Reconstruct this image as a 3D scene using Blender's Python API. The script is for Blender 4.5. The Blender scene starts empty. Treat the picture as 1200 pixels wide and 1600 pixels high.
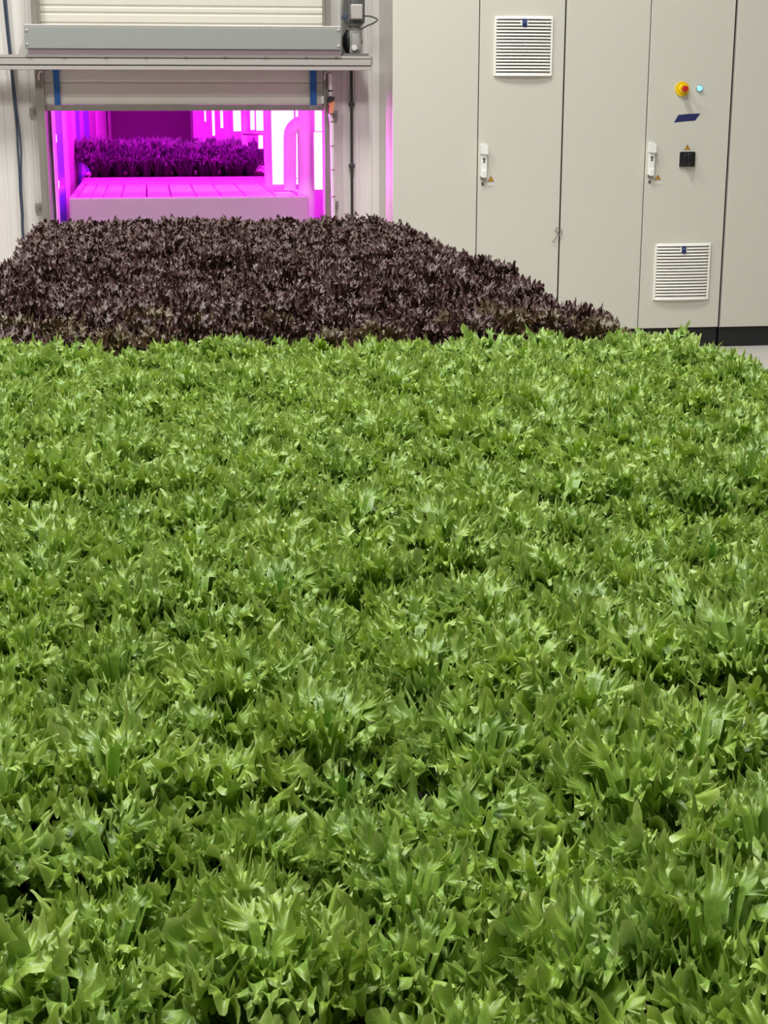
import bpy, bmesh, math, random
import numpy as np
from mathutils import Vector, Matrix

S = bpy.context.scene
COL = S.collection
R = math.radians

# ------------------------------------------------------------------ camera, world, exposure
EYE = 1.43                      # eye height above the floor
PITCH, YAW, FPX = 15.05, 8.5, 2403.0
cd = bpy.data.cameras.new('camera'); cam = bpy.data.objects.new('camera', cd); COL.objects.link(cam)
cd.sensor_fit = 'VERTICAL'; cd.sensor_height = 24.0; cd.sensor_width = 18.0
cd.lens = FPX / 1600.0 * 24.0
cd.clip_start = 0.05; cd.clip_end = 60
cam.location = (0, 0, EYE)
cam.rotation_euler = (R(90 - PITCH), 0, R(-YAW))
S.camera = cam

w = bpy.data.worlds.new('world'); S.world = w; w.use_nodes = True
w.node_tree.nodes['Background'].inputs[0].default_value = (0.9, 0.95, 1.0, 1)
w.node_tree.nodes['Background'].inputs[1].default_value = 0.3
S.view_settings.view_transform = 'Standard'
S.view_settings.look = 'None'
S.view_settings.exposure = 0.0
S.view_settings.gamma = 1.0
S.view_settings.use_curve_mapping = False

LAMP_POWER = {2.4: 185.0, 6.3: 178.0}               # each hall lamp
LAMP_COL = (1.0, 1.0, 0.985)
LAMP_X = (-1.8, 1.0)
LAMP_Y = (2.4, 6.3)
LAMP_Z = 6.0
SIDE_POWER = 3.0
GROW_POWER = 40.0               # each magenta grow lamp in the chamber

_cp, _sp, _cy, _sy = math.cos(R(PITCH)), math.sin(R(PITCH)), math.cos(R(YAW)), math.sin(R(YAW))
FWD = Vector((_sy * _cp, _cy * _cp, -_sp)); RGT = Vector((_cy, -_sy, 0)); UPV = RGT.cross(FWD)
def at(px, py, Y):
    """the place seen at a pixel of the photograph, on the upright plane at distance Y"""
    d = FWD + RGT * ((px - 600) / FPX) - UPV * ((py - 800) / FPX)
    d = d * (Y / d.y)
    return Vector((d.x, Y, EYE + d.z))
def px(p):
    d = Vector(p) - Vector((0, 0, EYE)); z = d.dot(FWD)
    return 600 + FPX * d.dot(RGT) / z, 800 - FPX * d.dot(UPV) / z

# ------------------------------------------------------------------ materials
def lin(c):
    return tuple(((v / 255) / 12.92 if v / 255 <= 0.04045 else ((v / 255 + 0.055) / 1.055) ** 2.4) for v in c) + (1,)
MATS = {}
def mat(name, rgb, rough=0.5, metal=0.0, noise=0.0, nscale=20, bump=0.0, bscale=200, spec=0.5, emit=None, estr=0):
    m = bpy.data.materials.new(name); m.use_nodes = True; nt = m.node_tree; b = nt.nodes['Principled BSDF']
    c = lin(rgb)
    b.inputs['Base Color'].default_value = c
    b.inputs['Roughness'].default_value = rough; b.inputs['Metallic'].default_value = metal
    b.inputs['Specular IOR Level'].default_value = spec
    tc = nt.nodes.new('ShaderNodeTexCoord')
    if noise:
        n = nt.nodes.new('ShaderNodeTexNoise'); n.inputs['Scale'].default_value = nscale; n.inputs['Detail'].default_value = 5
        nt.links.new(tc.outputs['Object'], n.inputs['Vector'])
        mx = nt.nodes.new('ShaderNodeMix'); mx.data_type = 'RGBA'
        mx.inputs[6].default_value = tuple(v * (1 - noise) for v in c[:3]) + (1,)
        mx.inputs[7].default_value = tuple(min(1, v * (1 + noise)) for v in c[:3]) + (1,)
        nt.links.new(n.outputs['Fac'], mx.inputs[0]); nt.links.new(mx.outputs[2], b.inputs['Base Color'])
    if bump:
        n = nt.nodes.new('ShaderNodeTexNoise'); n.inputs['Scale'].default_value = bscale
        nt.links.new(tc.outputs['Object'], n.inputs['Vector'])
        bp = nt.nodes.new('ShaderNodeBump'); bp.inputs['Strength'].default_value = bump; bp.inputs['Distance'].default_value = 0.001
        nt.links.new(n.outputs['Fac'], bp.inputs['Height']); nt.links.new(bp.outputs[0], b.inputs['Normal'])
    if emit:
        b.inputs['Emission Color'].default_value = tuple(emit) + (1,)
        b.inputs['Emission Strength'].default_value = estr
    MATS[name] = m
    return m
mat('hall_wall', (112, 112, 110), 0.7, noise=0.03)
mat('floor_concrete', (205, 200, 192), 0.45, noise=0.08, nscale=3)
mat('wall_panel', (226, 222, 214), 0.5, noise=0.02, nscale=6)
mat('ceiling_panel', (150, 150, 148), 0.7, noise=0.02)
mat('door_panel', (214, 210, 196), 0.5, noise=0.025, nscale=9)
mat('galvanised', (150, 148, 140), 0.5, 0.35, noise=0.08, nscale=14)
mat('galvanised_track', (142, 137, 126), 0.55, 0.3, noise=0.1, nscale=25)
mat('grey_cover', (150, 154, 147), 0.55, 0.0, noise=0.03, nscale=30)
mat('mauve_strip', (126, 108, 114), 0.5, noise=0.04)
mat('aluminium', (196, 190, 184), 0.35, 0.25, noise=0.04)
mat('cabinet_paint', (214, 211, 197), 0.5, noise=0.012, nscale=5, bump=0.15, bscale=900)
mat('cabinet_side', (196, 190, 182), 0.16, 0.55, noise=0.02)
mat('cabinet_gap', (60, 57, 50), 0.7)
mat('filter_shade', (158, 153, 140), 0.9)  # vent filter tone with the shade between slats painted in
mat('plinth_black', (30, 30, 30), 0.5, noise=0.1)
mat('white_plastic', (250, 248, 240), 0.4, noise=0.01)
mat('handle_plastic', (246, 246, 240), 0.35)
mat('dark_plastic', (28, 29, 31), 0.35)
mat('blue_badge', (36, 46, 104), 0.4)
mat('badge_mark', (120, 132, 178), 0.4)
mat('yellow_plastic', (244, 206, 24), 0.35)
mat('red_plastic', (188, 44, 28), 0.35)
mat('lamp_glow', (120, 225, 255), 0.3, emit=(0.16, 0.72, 1.0), estr=1.7)
mat('lamp_rim', (150, 160, 168), 0.3, 0.6)
mat('sticker_yellow', (214, 158, 44), 0.5)
mat('sticker_black', (62, 46, 18), 0.5)
mat('sticker_white', (228, 226, 214), 0.5)
mat('blue_tape', (36, 40, 96), 0.6, noise=0.1, nscale=60)
mat('blue_strap', (30, 92, 160), 0.6, noise=0.1, nscale=60)
mat('cable_blue', (62, 74, 92), 0.45)
mat('cable_dark', (56, 56, 54), 0.5)
mat('motor_grey', (160, 159, 153), 0.45, 0.2, noise=0.08, nscale=30)
mat('motor_dark', (104, 103, 100), 0.5, noise=0.1, nscale=40)
mat('black_rubber', (22, 22, 22), 0.6)
mat('orange_plastic', (196, 128, 92), 0.5)
mat('conduit_white', (214, 208, 204), 0.4)
mat('wire_steel', (128, 126, 118), 0.4, 0.5)
mat('tray_white', (240, 238, 234), 0.45, noise=0.015, nscale=12)
mat('tray_grey', (196, 190, 193), 0.45, noise=0.03, nscale=7)
mat('growing_mat', (66, 60, 44), 0.9, noise=0.3, nscale=60)
mat('raft_foam', (236, 236, 232), 0.7, noise=0.03, nscale=40)
mat('chamber_foil', (235, 235, 238), 0.32, 0.35, noise=0.03, nscale=8)
mat('chamber_white', (236, 236, 238), 0.5)
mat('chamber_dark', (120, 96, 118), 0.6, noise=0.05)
mat('magenta_glow', (255, 255, 255), 0.3, emit=(1.0, 0.24, 1.0), estr=4.3)
mat('lamp_diffuser', (255, 255, 255), 0.4, emit=(1.0, 0.98, 0.93), estr=6)
mat('roller_steel', (170, 170, 168), 0.3, 0.8)

def leaf_material(name, lo, hi, rim, base, rib, back, trans):
    """lettuce leaf: colour varies from leaf to leaf, from rib to margin, with an under side of its own"""
    m = bpy.data.materials.new(name); m.use_nodes = True; nt = m.node_tree; N = nt.nodes; L = nt.links
    b = N['Principled BSDF']; out = N['Material Output']
    a = N.new('ShaderNodeVertexColor'); a.layer_name = 'leaf'
    sp = N.new('ShaderNodeSeparateColor'); L.new(a.outputs['Color'], sp.inputs[0])
    oi = N.new('ShaderNodeObjectInfo')
    ad = N.new('ShaderNodeMath'); ad.operation = 'MULTIPLY_ADD'; ad.inputs[1].default_value = 0.35; L.new(oi.outputs['Random'], ad.inputs[0])
    sc = N.new('ShaderNodeMath'); sc.operation = 'MULTIPLY'; sc.inputs[1].default_value = 0.75; L.new(sp.outputs[0], sc.inputs[0])
    L.new(sc.outputs[0], ad.inputs[2])
    def mix(f, A, B):
        n = N.new('ShaderNodeMix'); n.data_type = 'RGBA'
        if f is not None: L.new(f, n.inputs[0])
        for k, v in ((6, A), (7, B)):
            if isinstance(v, tuple): n.inputs[k].default_value = v
            else: L.new(v, n.inputs[k])
        return n
    tc = N.new('ShaderNodeTexCoord'); ns = N.new('ShaderNodeTexNoise'); ns.inputs['Scale'].default_value = 160; ns.inputs['Detail'].default_value = 3
    L.new(tc.outputs['Object'], ns.inputs['Vector'])
    c1 = mix(ad.outputs[0], lin(lo), lin(hi))
    # margin paler: partly leaf colour, partly a painted highlight on the curled rim
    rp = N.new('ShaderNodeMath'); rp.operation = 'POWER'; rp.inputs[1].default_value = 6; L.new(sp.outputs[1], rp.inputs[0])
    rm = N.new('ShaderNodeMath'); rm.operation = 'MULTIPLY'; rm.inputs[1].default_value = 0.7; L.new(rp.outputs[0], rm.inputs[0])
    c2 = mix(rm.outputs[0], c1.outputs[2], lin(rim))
    # base of the blade and mid rib
    c3 = mix(None, c2.outputs[2], lin(base)); L.new(sp.outputs[2], c3.inputs[0])
    hs = N.new('ShaderNodeHueSaturation'); L.new(c3.outputs[2], hs.inputs['Color'])
    mr = N.new('ShaderNodeMapRange'); mr.inputs[3].default_value = 0.78; mr.inputs[4].default_value = 1.22; L.new(ns.outputs['Fac'], mr.inputs[0]); L.new(mr.outputs[0], hs.inputs['Value'])
    ge = N.new('ShaderNodeNewGeometry')
    c4 = mix(ge.outputs['Backfacing'], hs.outputs['Color'], (0, 0, 0, 1))
    cb = mix(None, hs.outputs['Color'], lin(back)); cb.inputs[0].default_value = 0.6
    L.new(cb.outputs[2], c4.inputs[7])
    L.new(c4.outputs[2], b.inputs['Base Color'])
    b.inputs['Roughness'].default_value = 0.42; b.inputs['Specular IOR Level'].default_value = 0.55
    bp = N.new('ShaderNodeBump'); bp.inputs['Strength'].default_value = 0.35; bp.inputs['Distance'].default_value = 0.002
    L.new(ns.outputs['Fac'], bp.inputs['Height']); L.new(bp.outputs[0], b.inputs['Normal'])
    tr = N.new('ShaderNodeBsdfTranslucent'); L.new(c4.outputs[2], tr.inputs[0])
    ms = N.new('ShaderNodeMixShader'); ms.inputs[0].default_value = trans
    L.new(b.outputs[0], ms.inputs[1]); L.new(tr.outputs[0], ms.inputs[2]); L.new(ms.outputs[0], out.inputs['Surface'])
    MATS[name] = m
    return m
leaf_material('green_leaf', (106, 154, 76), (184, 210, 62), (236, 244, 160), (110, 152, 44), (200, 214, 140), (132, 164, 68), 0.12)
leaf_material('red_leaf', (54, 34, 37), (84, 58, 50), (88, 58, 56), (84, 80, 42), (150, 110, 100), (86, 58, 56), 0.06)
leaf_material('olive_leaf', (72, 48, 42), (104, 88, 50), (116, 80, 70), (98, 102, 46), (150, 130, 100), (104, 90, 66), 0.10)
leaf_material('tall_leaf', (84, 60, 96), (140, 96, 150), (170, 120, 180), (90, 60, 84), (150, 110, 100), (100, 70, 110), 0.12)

# ------------------------------------------------------------------ mesh helpers
class MB:
    """collects shapes, in world coordinates, into one mesh"""
    def __init__(s): s.bm = bmesh.new(); s.mi = 0
    def _mark(s, faces):
        for f in faces: f.material_index = s.mi
    def box(s, lo, hi, bev=0.0, seg=2, M=None):
        lo, hi = Vector(lo), Vector(hi)
        b = bmesh.new(); bmesh.ops.create_cube(b, size=1)
        for v in b.verts:
            v.co = Vector([(lo[i] + hi[i]) / 2 + v.co[i] * (hi[i] - lo[i]) for i in range(3)])
        if bev: bmesh.ops.bevel(b, geom=b.edges[:], offset=bev, segments=seg, affect='EDGES', profile=0.5)
        if M is not None: b.transform(M)
        s._join(b); return s
    def _join(s, b):
        b.verts.index_update()
        vs = [s.bm.verts.new(v.co) for v in b.verts]
        for f in b.faces:
            try:
                nf = s.bm.faces.new([vs[v.index] for v in f.verts]); nf.material_index = s.mi
            except ValueError: pass
        b.free()
    def tube(s, pts, r, n=10, caps=True):
        pts = [Vector(p) for p in pts]; rs = r if isinstance(r, (list, tuple)) else [r] * len(pts)
        rings = []; up = Vector((0.13, 0.31, 0.94)).normalized()
        for i, p in enumerate(pts):
            t = (pts[min(i + 1, len(pts) - 1)] - pts[max(i - 1, 0)]).normalized()
            u = t.cross(up)
            if u.length < 1e-4: u = t.orthogonal()
            u.normalize(); v = t.cross(u)
            rings.append([s.bm.verts.new(p + (u * math.cos(2 * math.pi * k / n) + v * math.sin(2 * math.pi * k / n)) * rs[i]) for k in range(n)])
        for a, b in zip(rings, rings[1:]):
            for k in range(n):
                f = s.bm.faces.new([a[k], a[(k + 1) % n], b[(k + 1) % n], b[k]]); f.material_index = s.mi
        if caps:
            for rg, fl in ((rings[0], True), (rings[-1], False)):
                f = s.bm.faces.new(list(reversed(rg)) if fl else rg); f.material_index = s.mi
        return s
    def prism(s, poly, axis, a, b):
        """extrude a 2D outline along an axis; poly gives the other two coordinates in order"""
        def mk(p, t):
            q = list(p); q.insert(axis, t); return s.bm.verts.new(q)
        A = [mk(p, a) for p in poly]; B = [mk(p, b) for p in poly]; n = len(poly)
        fs = [s.bm.faces.new(A), s.bm.faces.new(list(reversed(B)))]
        for k in range(n): fs.append(s.bm.faces.new([A[k], B[k], B[(k + 1) % n], A[(k + 1) % n]]))
        s._mark(fs); return s
    def lathe(s, c, prof, axis=(0, -1, 0), n=28):
        """profile of (distance along the axis, radius)"""
        c = Vector(c); ax = Vector(axis).normalized(); u = ax.orthogonal().normalized(); v = ax.cross(u); rings = []
        for d, r in prof:
            if r < 1e-6: rings.append([s.bm.verts.new(c + ax * d)])
            else: rings.append([s.bm.verts.new(c + ax * d + (u * math.cos(2 * math.pi * k / n) + v * math.sin(2 * math.pi * k / n)) * r) for k in range(n)])
        for a, b in zip(rings, rings[1:]):
            for k in range(n):
                q = [a[k % len(a)], a[(k + 1) % n % len(a)], b[(k + 1) % n % len(b)], b[k % len(b)]]
                q = list(dict.fromkeys(q))
                if len(q) > 2:
                    f = s.bm.faces.new(q); f.material_index = s.mi
        return s
    def build(s, name, mats, parent=None, smooth=False, origin=None):
        me = bpy.data.meshes.new(name)
        bmesh.ops.recalc_face_normals(s.bm, faces=s.bm.faces[:])
        org = Vector(origin) if origin is not None else Vector((0, 0, 0))
        top = parent
        if parent is not None:
            while top.parent is not None: top = top.parent
            org = top.location.copy()
        for v in s.bm.verts: v.co -= org
        s.bm.to_mesh(me); s.bm.free()
        for m in (mats if isinstance(mats, (list, tuple)) else [mats]): me.materials.append(MATS[m])
        if smooth:
            for p in me.polygons: p.use_smooth = True
            try: me.set_sharp_from_angle(angle=R(38))
            except Exception: pass
        o = bpy.data.objects.new(name, me); COL.objects.link(o)
        if parent is not None: o.parent = parent
        elif origin is not None: o.location = org
        return o
def tag(o, label=None, cat=None, group=None, kind=None):
    for k, v in (('label', label), ('category', cat), ('group', group), ('kind', kind)):
        if v: o[k] = v
    return o
def thing(name, loc, label, cat, group=None):
    o = bpy.data.objects.new(name, None); o.empty_display_size = 0.05; COL.objects.link(o); o.location = loc
    return tag(o, label, cat, group)
def struct(name, mb, m): return tag(mb.build(name, m), kind='structure')

ORD = ['zeroth', 'first', 'second', 'third', 'fourth', 'fifth', 'sixth', 'seventh', 'eighth', 'ninth', 'tenth', 'eleventh', 'twelfth', 'thirteenth', 'fourteenth', 'fifteenth',
       'sixteenth', 'seventeenth', 'eighteenth', 'nineteenth', 'twentieth']
def ordinal(n):
    if n <= 20: return ORD[n]
    tens = {2: 'twent', 3: 'thirt', 4: 'fort'}[n // 10]
    return tens + 'ieth' if n % 10 == 0 else tens + 'y-' + ORD[n % 10]

# ------------------------------------------------------------------ the hall
YW = 9.24                        # face of the back wall
XL, XR, YB, ZC = -5.5, 7.5, -6.0, 6.6
OX0, OX1, OZ0, OZ1 = -0.585, 1.035, 0.50, 2.75   # opening in the back wall
struct('floor', MB().box((XL, YB, -0.15), (XR, 16.0, 0)), 'floor_concrete')
struct('ceiling', MB().box((XL, YB, ZC), (XR, YW + 0.14, ZC + 0.15)), 'ceiling_panel')
struct('wall_left', MB().box((XL - 0.15, YB, 0), (XL, YW, ZC)), 'hall_wall')
struct('wall_right', MB().box((XR, YB, 0), (XR + 0.15, YW, ZC)), 'hall_wall')
struct('wall_front', MB().box((XL, YB - 0.15, 0), (XR, YB, ZC)), 'hall_wall')
wb = MB()
def ribbed(x0, x1, z0, z1):
    """sandwich panel sheet with shallow upright ribs"""
    poly = [(x1, YW + 0.14), (x0, YW + 0.14)]; x = x0; k = 0
    poly.append((x0, YW))
    while x + 0.06 < x1:
        poly += [(x + 0.02, YW), (x + 0.026, YW - 0.0035), (x + 0.046, YW - 0.0035), (x + 0.052, YW)]; x += 0.075
    poly.append((x1, YW))
    wb.prism(poly, 2, z0, z1)
ribbed(XL, OX0, 0, ZC); ribbed(OX1, XR, 0, ZC); ribbed(OX0, OX1, OZ1, ZC); ribbed(OX0, OX1, 0, OZ0)
struct('wall_back', wb, 'wall_panel')

# ceiling lamps of the hall
n_l = 0
for lx in LAMP_X:
    for ly in LAMP_Y:
        side = 'left' if lx < 0 else 'right'
        row = {2.4: 'over the green lettuce', 6.3: 'nearest the back wall'}[ly]
        t = thing('ceiling_lamp', (lx, ly, LAMP_Z), 'long white ceiling lamp in the %s row, %s' % (side, row), 'lamp', 'ceiling lamps of the hall')
        MB().box((lx - 0.16, ly - 0.75, LAMP_Z + 0.03), (lx + 0.16, ly + 0.75, LAMP_Z + 0.10), 0.01).build('housing', 'white_plastic', t)
        MB().box((lx - 0.13, ly - 0.72, LAMP_Z + 0.015), (lx + 0.13, ly + 0.72, LAMP_Z + 0.029)).build('diffuser', 'lamp_diffuser', t)
        for s in (-1, 1):
            MB().tube([(lx, ly + s * 0.6, LAMP_Z + 0.10), (lx, ly + s * 0.6, ZC)], 0.006, 6).build('hanger', 'wire_steel', t)
        ld = bpy.data.lights.new('lamp_light', 'AREA'); ld.shape = 'RECTANGLE'; ld.size = 0.26; ld.size_y = 1.44
        ld.energy = LAMP_POWER[ly]; ld.color = LAMP_COL
        lo = bpy.data.objects.new('lamp_light', ld); COL.objects.link(lo); lo.parent = t; lo.location = (0, 0, 0.0)

# ------------------------------------------------------------------ growing chamber behind the opening
CY0, CY1 = YW + 0.14, 15.7
def foil_wall(name, p0, p1, pitch, depth, z1, mname, side):
    """sheet of upright folds running from p0 to p1"""
    p0, p1 = Vector((p0[0], p0[1], 0)), Vector((p1[0], p1[1], 0)); d = (p1 - p0); Ln = d.length; d.normalize()
    nrm = Vector((-d.y, d.x, 0)) * side; n = int(Ln / pitch); front = []
    rnd = random.Random(4)
    for i in range(n):
        a = i * Ln / n; q = Ln / n; k = rnd.uniform(0.5, 1.3)
        front += [p0 + d * a, p0 + d * (a + q * 0.25) + nrm * depth * k, p0 + d * (a + q * 0.6) + nrm * depth * k, p0 + d * (a + q * 0.72)]
    front.append(p1)
    back = [p1 - nrm * 0.06, p0 - nrm * 0.06]
    mb = MB().prism([(v.x, v.y) for v in front + back], 2, 0, z1)
    return struct(name, mb, mname)
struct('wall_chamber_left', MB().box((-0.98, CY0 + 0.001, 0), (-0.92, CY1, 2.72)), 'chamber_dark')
struct('wall_chamber_right', MB().prism([(1.34, CY0 + 0.001), (1.42, CY0 + 0.001), (1.42, CY1), (0.42, CY1), (0.42, 14.6), (0.74, 14.6), (0.74, 13.35), (1.10, 13.35), (1.10, 11.9), (1.34, 11.9)], 2, 0, 2.72), 'chamber_white')
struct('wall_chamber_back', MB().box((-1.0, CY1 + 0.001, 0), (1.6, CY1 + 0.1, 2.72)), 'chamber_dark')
struct('ceiling_chamber', MB().box((-1.0, CY0 + 0.001, 2.74), (1.6, CY1 + 0.1, 2.82)), 'chamber_white')
GROW_PLACES = ((9.9, 'just inside the opening'), (11.6, 'over the tall plants'), (13.4, 'deep in the chamber'))
for gy, where in GROW_PLACES:
    t = thing('grow_lamp', (0.3, gy, 2.40), 'magenta grow lamp bar under the chamber ceiling, ' + where, 'lamp', 'grow lamps in the chamber')
    MB().box((-0.25, gy - 0.09, 2.42), (0.85, gy + 0.09, 2.50), 0.008).build('housing', 'aluminium', t)
    MB().box((-0.22, gy - 0.06, 2.405), (0.82, gy + 0.06, 2.419)).build('diffuser', 'magenta_glow', t)
    for s in (-0.15, 0.75): MB().tube([(s, gy, 2.50), (s, gy, 2.74)], 0.006, 6).build('hanger', 'wire_steel', t)
    ld = bpy.data.lights.new('grow_light', 'AREA'); ld.shape = 'RECTANGLE'; ld.size = 1.04; ld.size_y = 0.12
    ld.energy = GROW_POWER; ld.color = (1.0, 0.0, 0.92)
    lo = bpy.data.objects.new('grow_light', ld); COL.objects.link(lo); lo.parent = t; lo.location = (0, 0, 0)
struct('trim_1', MB().prism([(-0.586, CY0 + 0.002), (-0.559, CY0 + 0.22), (-0.60, CY0 + 0.22), (-0.64, CY0 + 0.002)], 2, 0, 2.72), 'chamber_white')
# hanging strips along the left side
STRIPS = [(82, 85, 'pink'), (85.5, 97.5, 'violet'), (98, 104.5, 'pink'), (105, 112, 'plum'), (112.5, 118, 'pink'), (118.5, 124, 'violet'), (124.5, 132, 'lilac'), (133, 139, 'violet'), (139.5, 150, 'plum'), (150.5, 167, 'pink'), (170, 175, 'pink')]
for nm, c in (('pink', (246, 230, 246)), ('violet', (128, 130, 240)), ('plum', (190, 160, 190)), ('lilac', (190, 170, 245))):  # violet, plum and lilac tints stand in for blue-violet lamp light
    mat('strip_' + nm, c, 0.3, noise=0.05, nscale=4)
def strip_x(Y): return -0.548 if Y < 12.6 else -0.548 + (Y - 12.6) * 0.066
def strip_spot(x_):
    # where the sight line meets the slanted row of strips
    best = min((abs(at(x_, 200, 9.45 + k * 0.01).x - strip_x(9.45 + k * 0.01)), 9.45 + k * 0.01) for k in range(620))
    return best[1]
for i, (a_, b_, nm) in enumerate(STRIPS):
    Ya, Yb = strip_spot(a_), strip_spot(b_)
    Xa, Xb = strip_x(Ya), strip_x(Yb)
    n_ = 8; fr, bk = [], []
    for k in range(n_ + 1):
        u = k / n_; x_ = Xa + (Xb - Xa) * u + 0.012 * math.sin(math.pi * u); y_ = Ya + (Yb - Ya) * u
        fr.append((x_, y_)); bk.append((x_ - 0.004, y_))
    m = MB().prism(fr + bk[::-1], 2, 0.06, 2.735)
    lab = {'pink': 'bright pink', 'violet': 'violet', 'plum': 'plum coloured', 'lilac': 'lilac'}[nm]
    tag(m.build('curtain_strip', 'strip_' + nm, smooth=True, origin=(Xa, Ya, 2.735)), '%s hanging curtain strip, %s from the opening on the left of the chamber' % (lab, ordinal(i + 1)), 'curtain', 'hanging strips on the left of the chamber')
for z_, where in ((1.20, 'upper'), (0.93, 'lower')):  # lamps added to throw pink light on the cabinet side
    t = thing('added_lamp', (-0.534, 9.635, z_), '%s small added magenta lamp throwing pink on the cabinet side' % where, 'lamp', 'added lamps for the pink cabinet side')
    MB().box((-0.558, 9.602, z_ - 0.03), (-0.542, 9.66, z_ + 0.03), 0.003).build('housing', 'chamber_white', t)
    MB().box((-0.5415, 9.607, z_ - 0.022), (-0.537, 9.655, z_ + 0.022)).build('lens', 'magenta_glow', t)
    ld = bpy.data.lights.new('added_light', 'AREA'); ld.shape = 'RECTANGLE'; ld.size = 0.04; ld.size_y = 0.04
    ld.energy = SIDE_POWER; ld.color = (1.0, 0.04, 1.0); ld.spread = R(20)
    lo = bpy.data.objects.new('added_light', ld); COL.objects.link(lo); lo.parent = t
    lo.rotation_euler = (Vector((1.35, 8.98, z_)) - Vector((-0.534, 9.635, z_))).to_track_quat('-Z', 'Y').to_euler()
# glowing panels along the right side, in place of overexposed lamp-lit foil
SLOTS = [  # px left, px right, Y, top px y, bottom px y
    (492, 512, 9.75, 168, 204), (491, 512, 9.75, 207, 296), (458, 466, 10.02, 206, 278), (424, 470, 10.35, 164, 288),
    (400, 412, 11.6, 166, 204), (391, 398, 11.9, 168, 203), (404, 411, 11.65, 212, 232), (364, 378, 12.6, 164, 205), (344, 354, 13.2, 166, 200), (331, 336, 14.0, 166, 212), (319, 322, 14.4, 168, 190)]
for i, (a, b, Y, t_, b_) in enumerate(SLOTS):
    p, q = at(a, t_, Y), at(b, b_, Y)
    where = ('at the top right corner of the opening', 'beside the thick grey column', 'thin and tall left of the column', 'widest, at the bent duct',
             'right of a pair beside the post', 'left of a pair beside the post', 'short and low beside the post', 'wide, over the plants', 'medium, over the plants', 'narrow and far', 'narrowest and farthest')[i]
    t = thing('glow_panel', ((p.x + q.x) / 2, Y, q.z), 'blown-out white panel glowing as lit foil, ' + where, 'lamp', 'glowing panels for lit foil in the chamber')
    MB().box((p.x - 0.006, Y + 0.013, q.z - 0.006), (q.x + 0.006, Y + 0.05, p.z + 0.006), 0.004).build('housing', 'aluminium', t)
    MB().box((p.x, Y, q.z), (q.x, Y + 0.012, p.z), 0.003).build('panel_face', 'magenta_glow', t)
    MB().tube([((p.x + q.x) / 2, Y + 0.03, p.z), ((p.x + q.x) / 2, Y + 0.03, 2.739)], 0.006, 6).build('hanger', 'aluminium', t)
# posts, cross bars and the bent duct on the right side
def post(name, px_, w_, Y, z1, lab, cat='post', m='chamber_white'):
    p = at(px_, 240, Y)
    return tag(MB().tube([(p.x, Y, 0.0), (p.x, Y, z1)], w_, 16).build(name, m, smooth=True, origin=(p.x, Y, 0)), lab, cat)
post('support_post', 419, 0.030, 11.2, 2.73, 'upright white post left of the wide bright panel in the chamber')
post('support_post', 383, 0.026, 12.3, 2.73, 'slim upright post between bright panels far inside the chamber')
post('support_post', 355, 0.026, 12.95, 2.73, 'farthest slim upright post behind the tall plants')
p0 = at(478, 240, 9.85)
t = thing('air_duct', (p0.x, 9.85, 0), 'thick upright duct with a bent branch at the right of the chamber', 'duct')
MB().tube([(p0.x, 9.85, 0), (p0.x, 9.85, 1.30), (p0.x, 9.85, 1.33), (p0.x, 9.85, 2.73)], [0.052, 0.052, 0.045, 0.045], 24).build('main_pipe', 'chamber_white', t, True)
arc = [at(453, y, 9.85) for y in (297, 270, 240, 225)]
for k in range(9):
    a = k / 8 * math.pi / 2
    arc.append(at(478 - 25 * math.cos(a), 212 - 22 * math.sin(a), 9.85))
MB().tube(arc, 0.040, 20).build('bent_branch', 'chamber_white', t, True)
q0, q1 = at(489, 230, 9.83), at(520, 230, 9.83)
MB().tube([(p0.x + 0.03, 9.83, q0.z), (1.2, 9.83, q0.z)], 0.018, 14).build('side_branch', 'chamber_white', t, True)
a0, a1 = at(381, 209, 12.2), at(430, 209, 11.2)
tag(MB().tube([a0, a1], 0.012, 10).build('cross_bar', 'aluminium', smooth=True, origin=a0), 'thin level bar between the chamber posts', 'bar')

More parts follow.
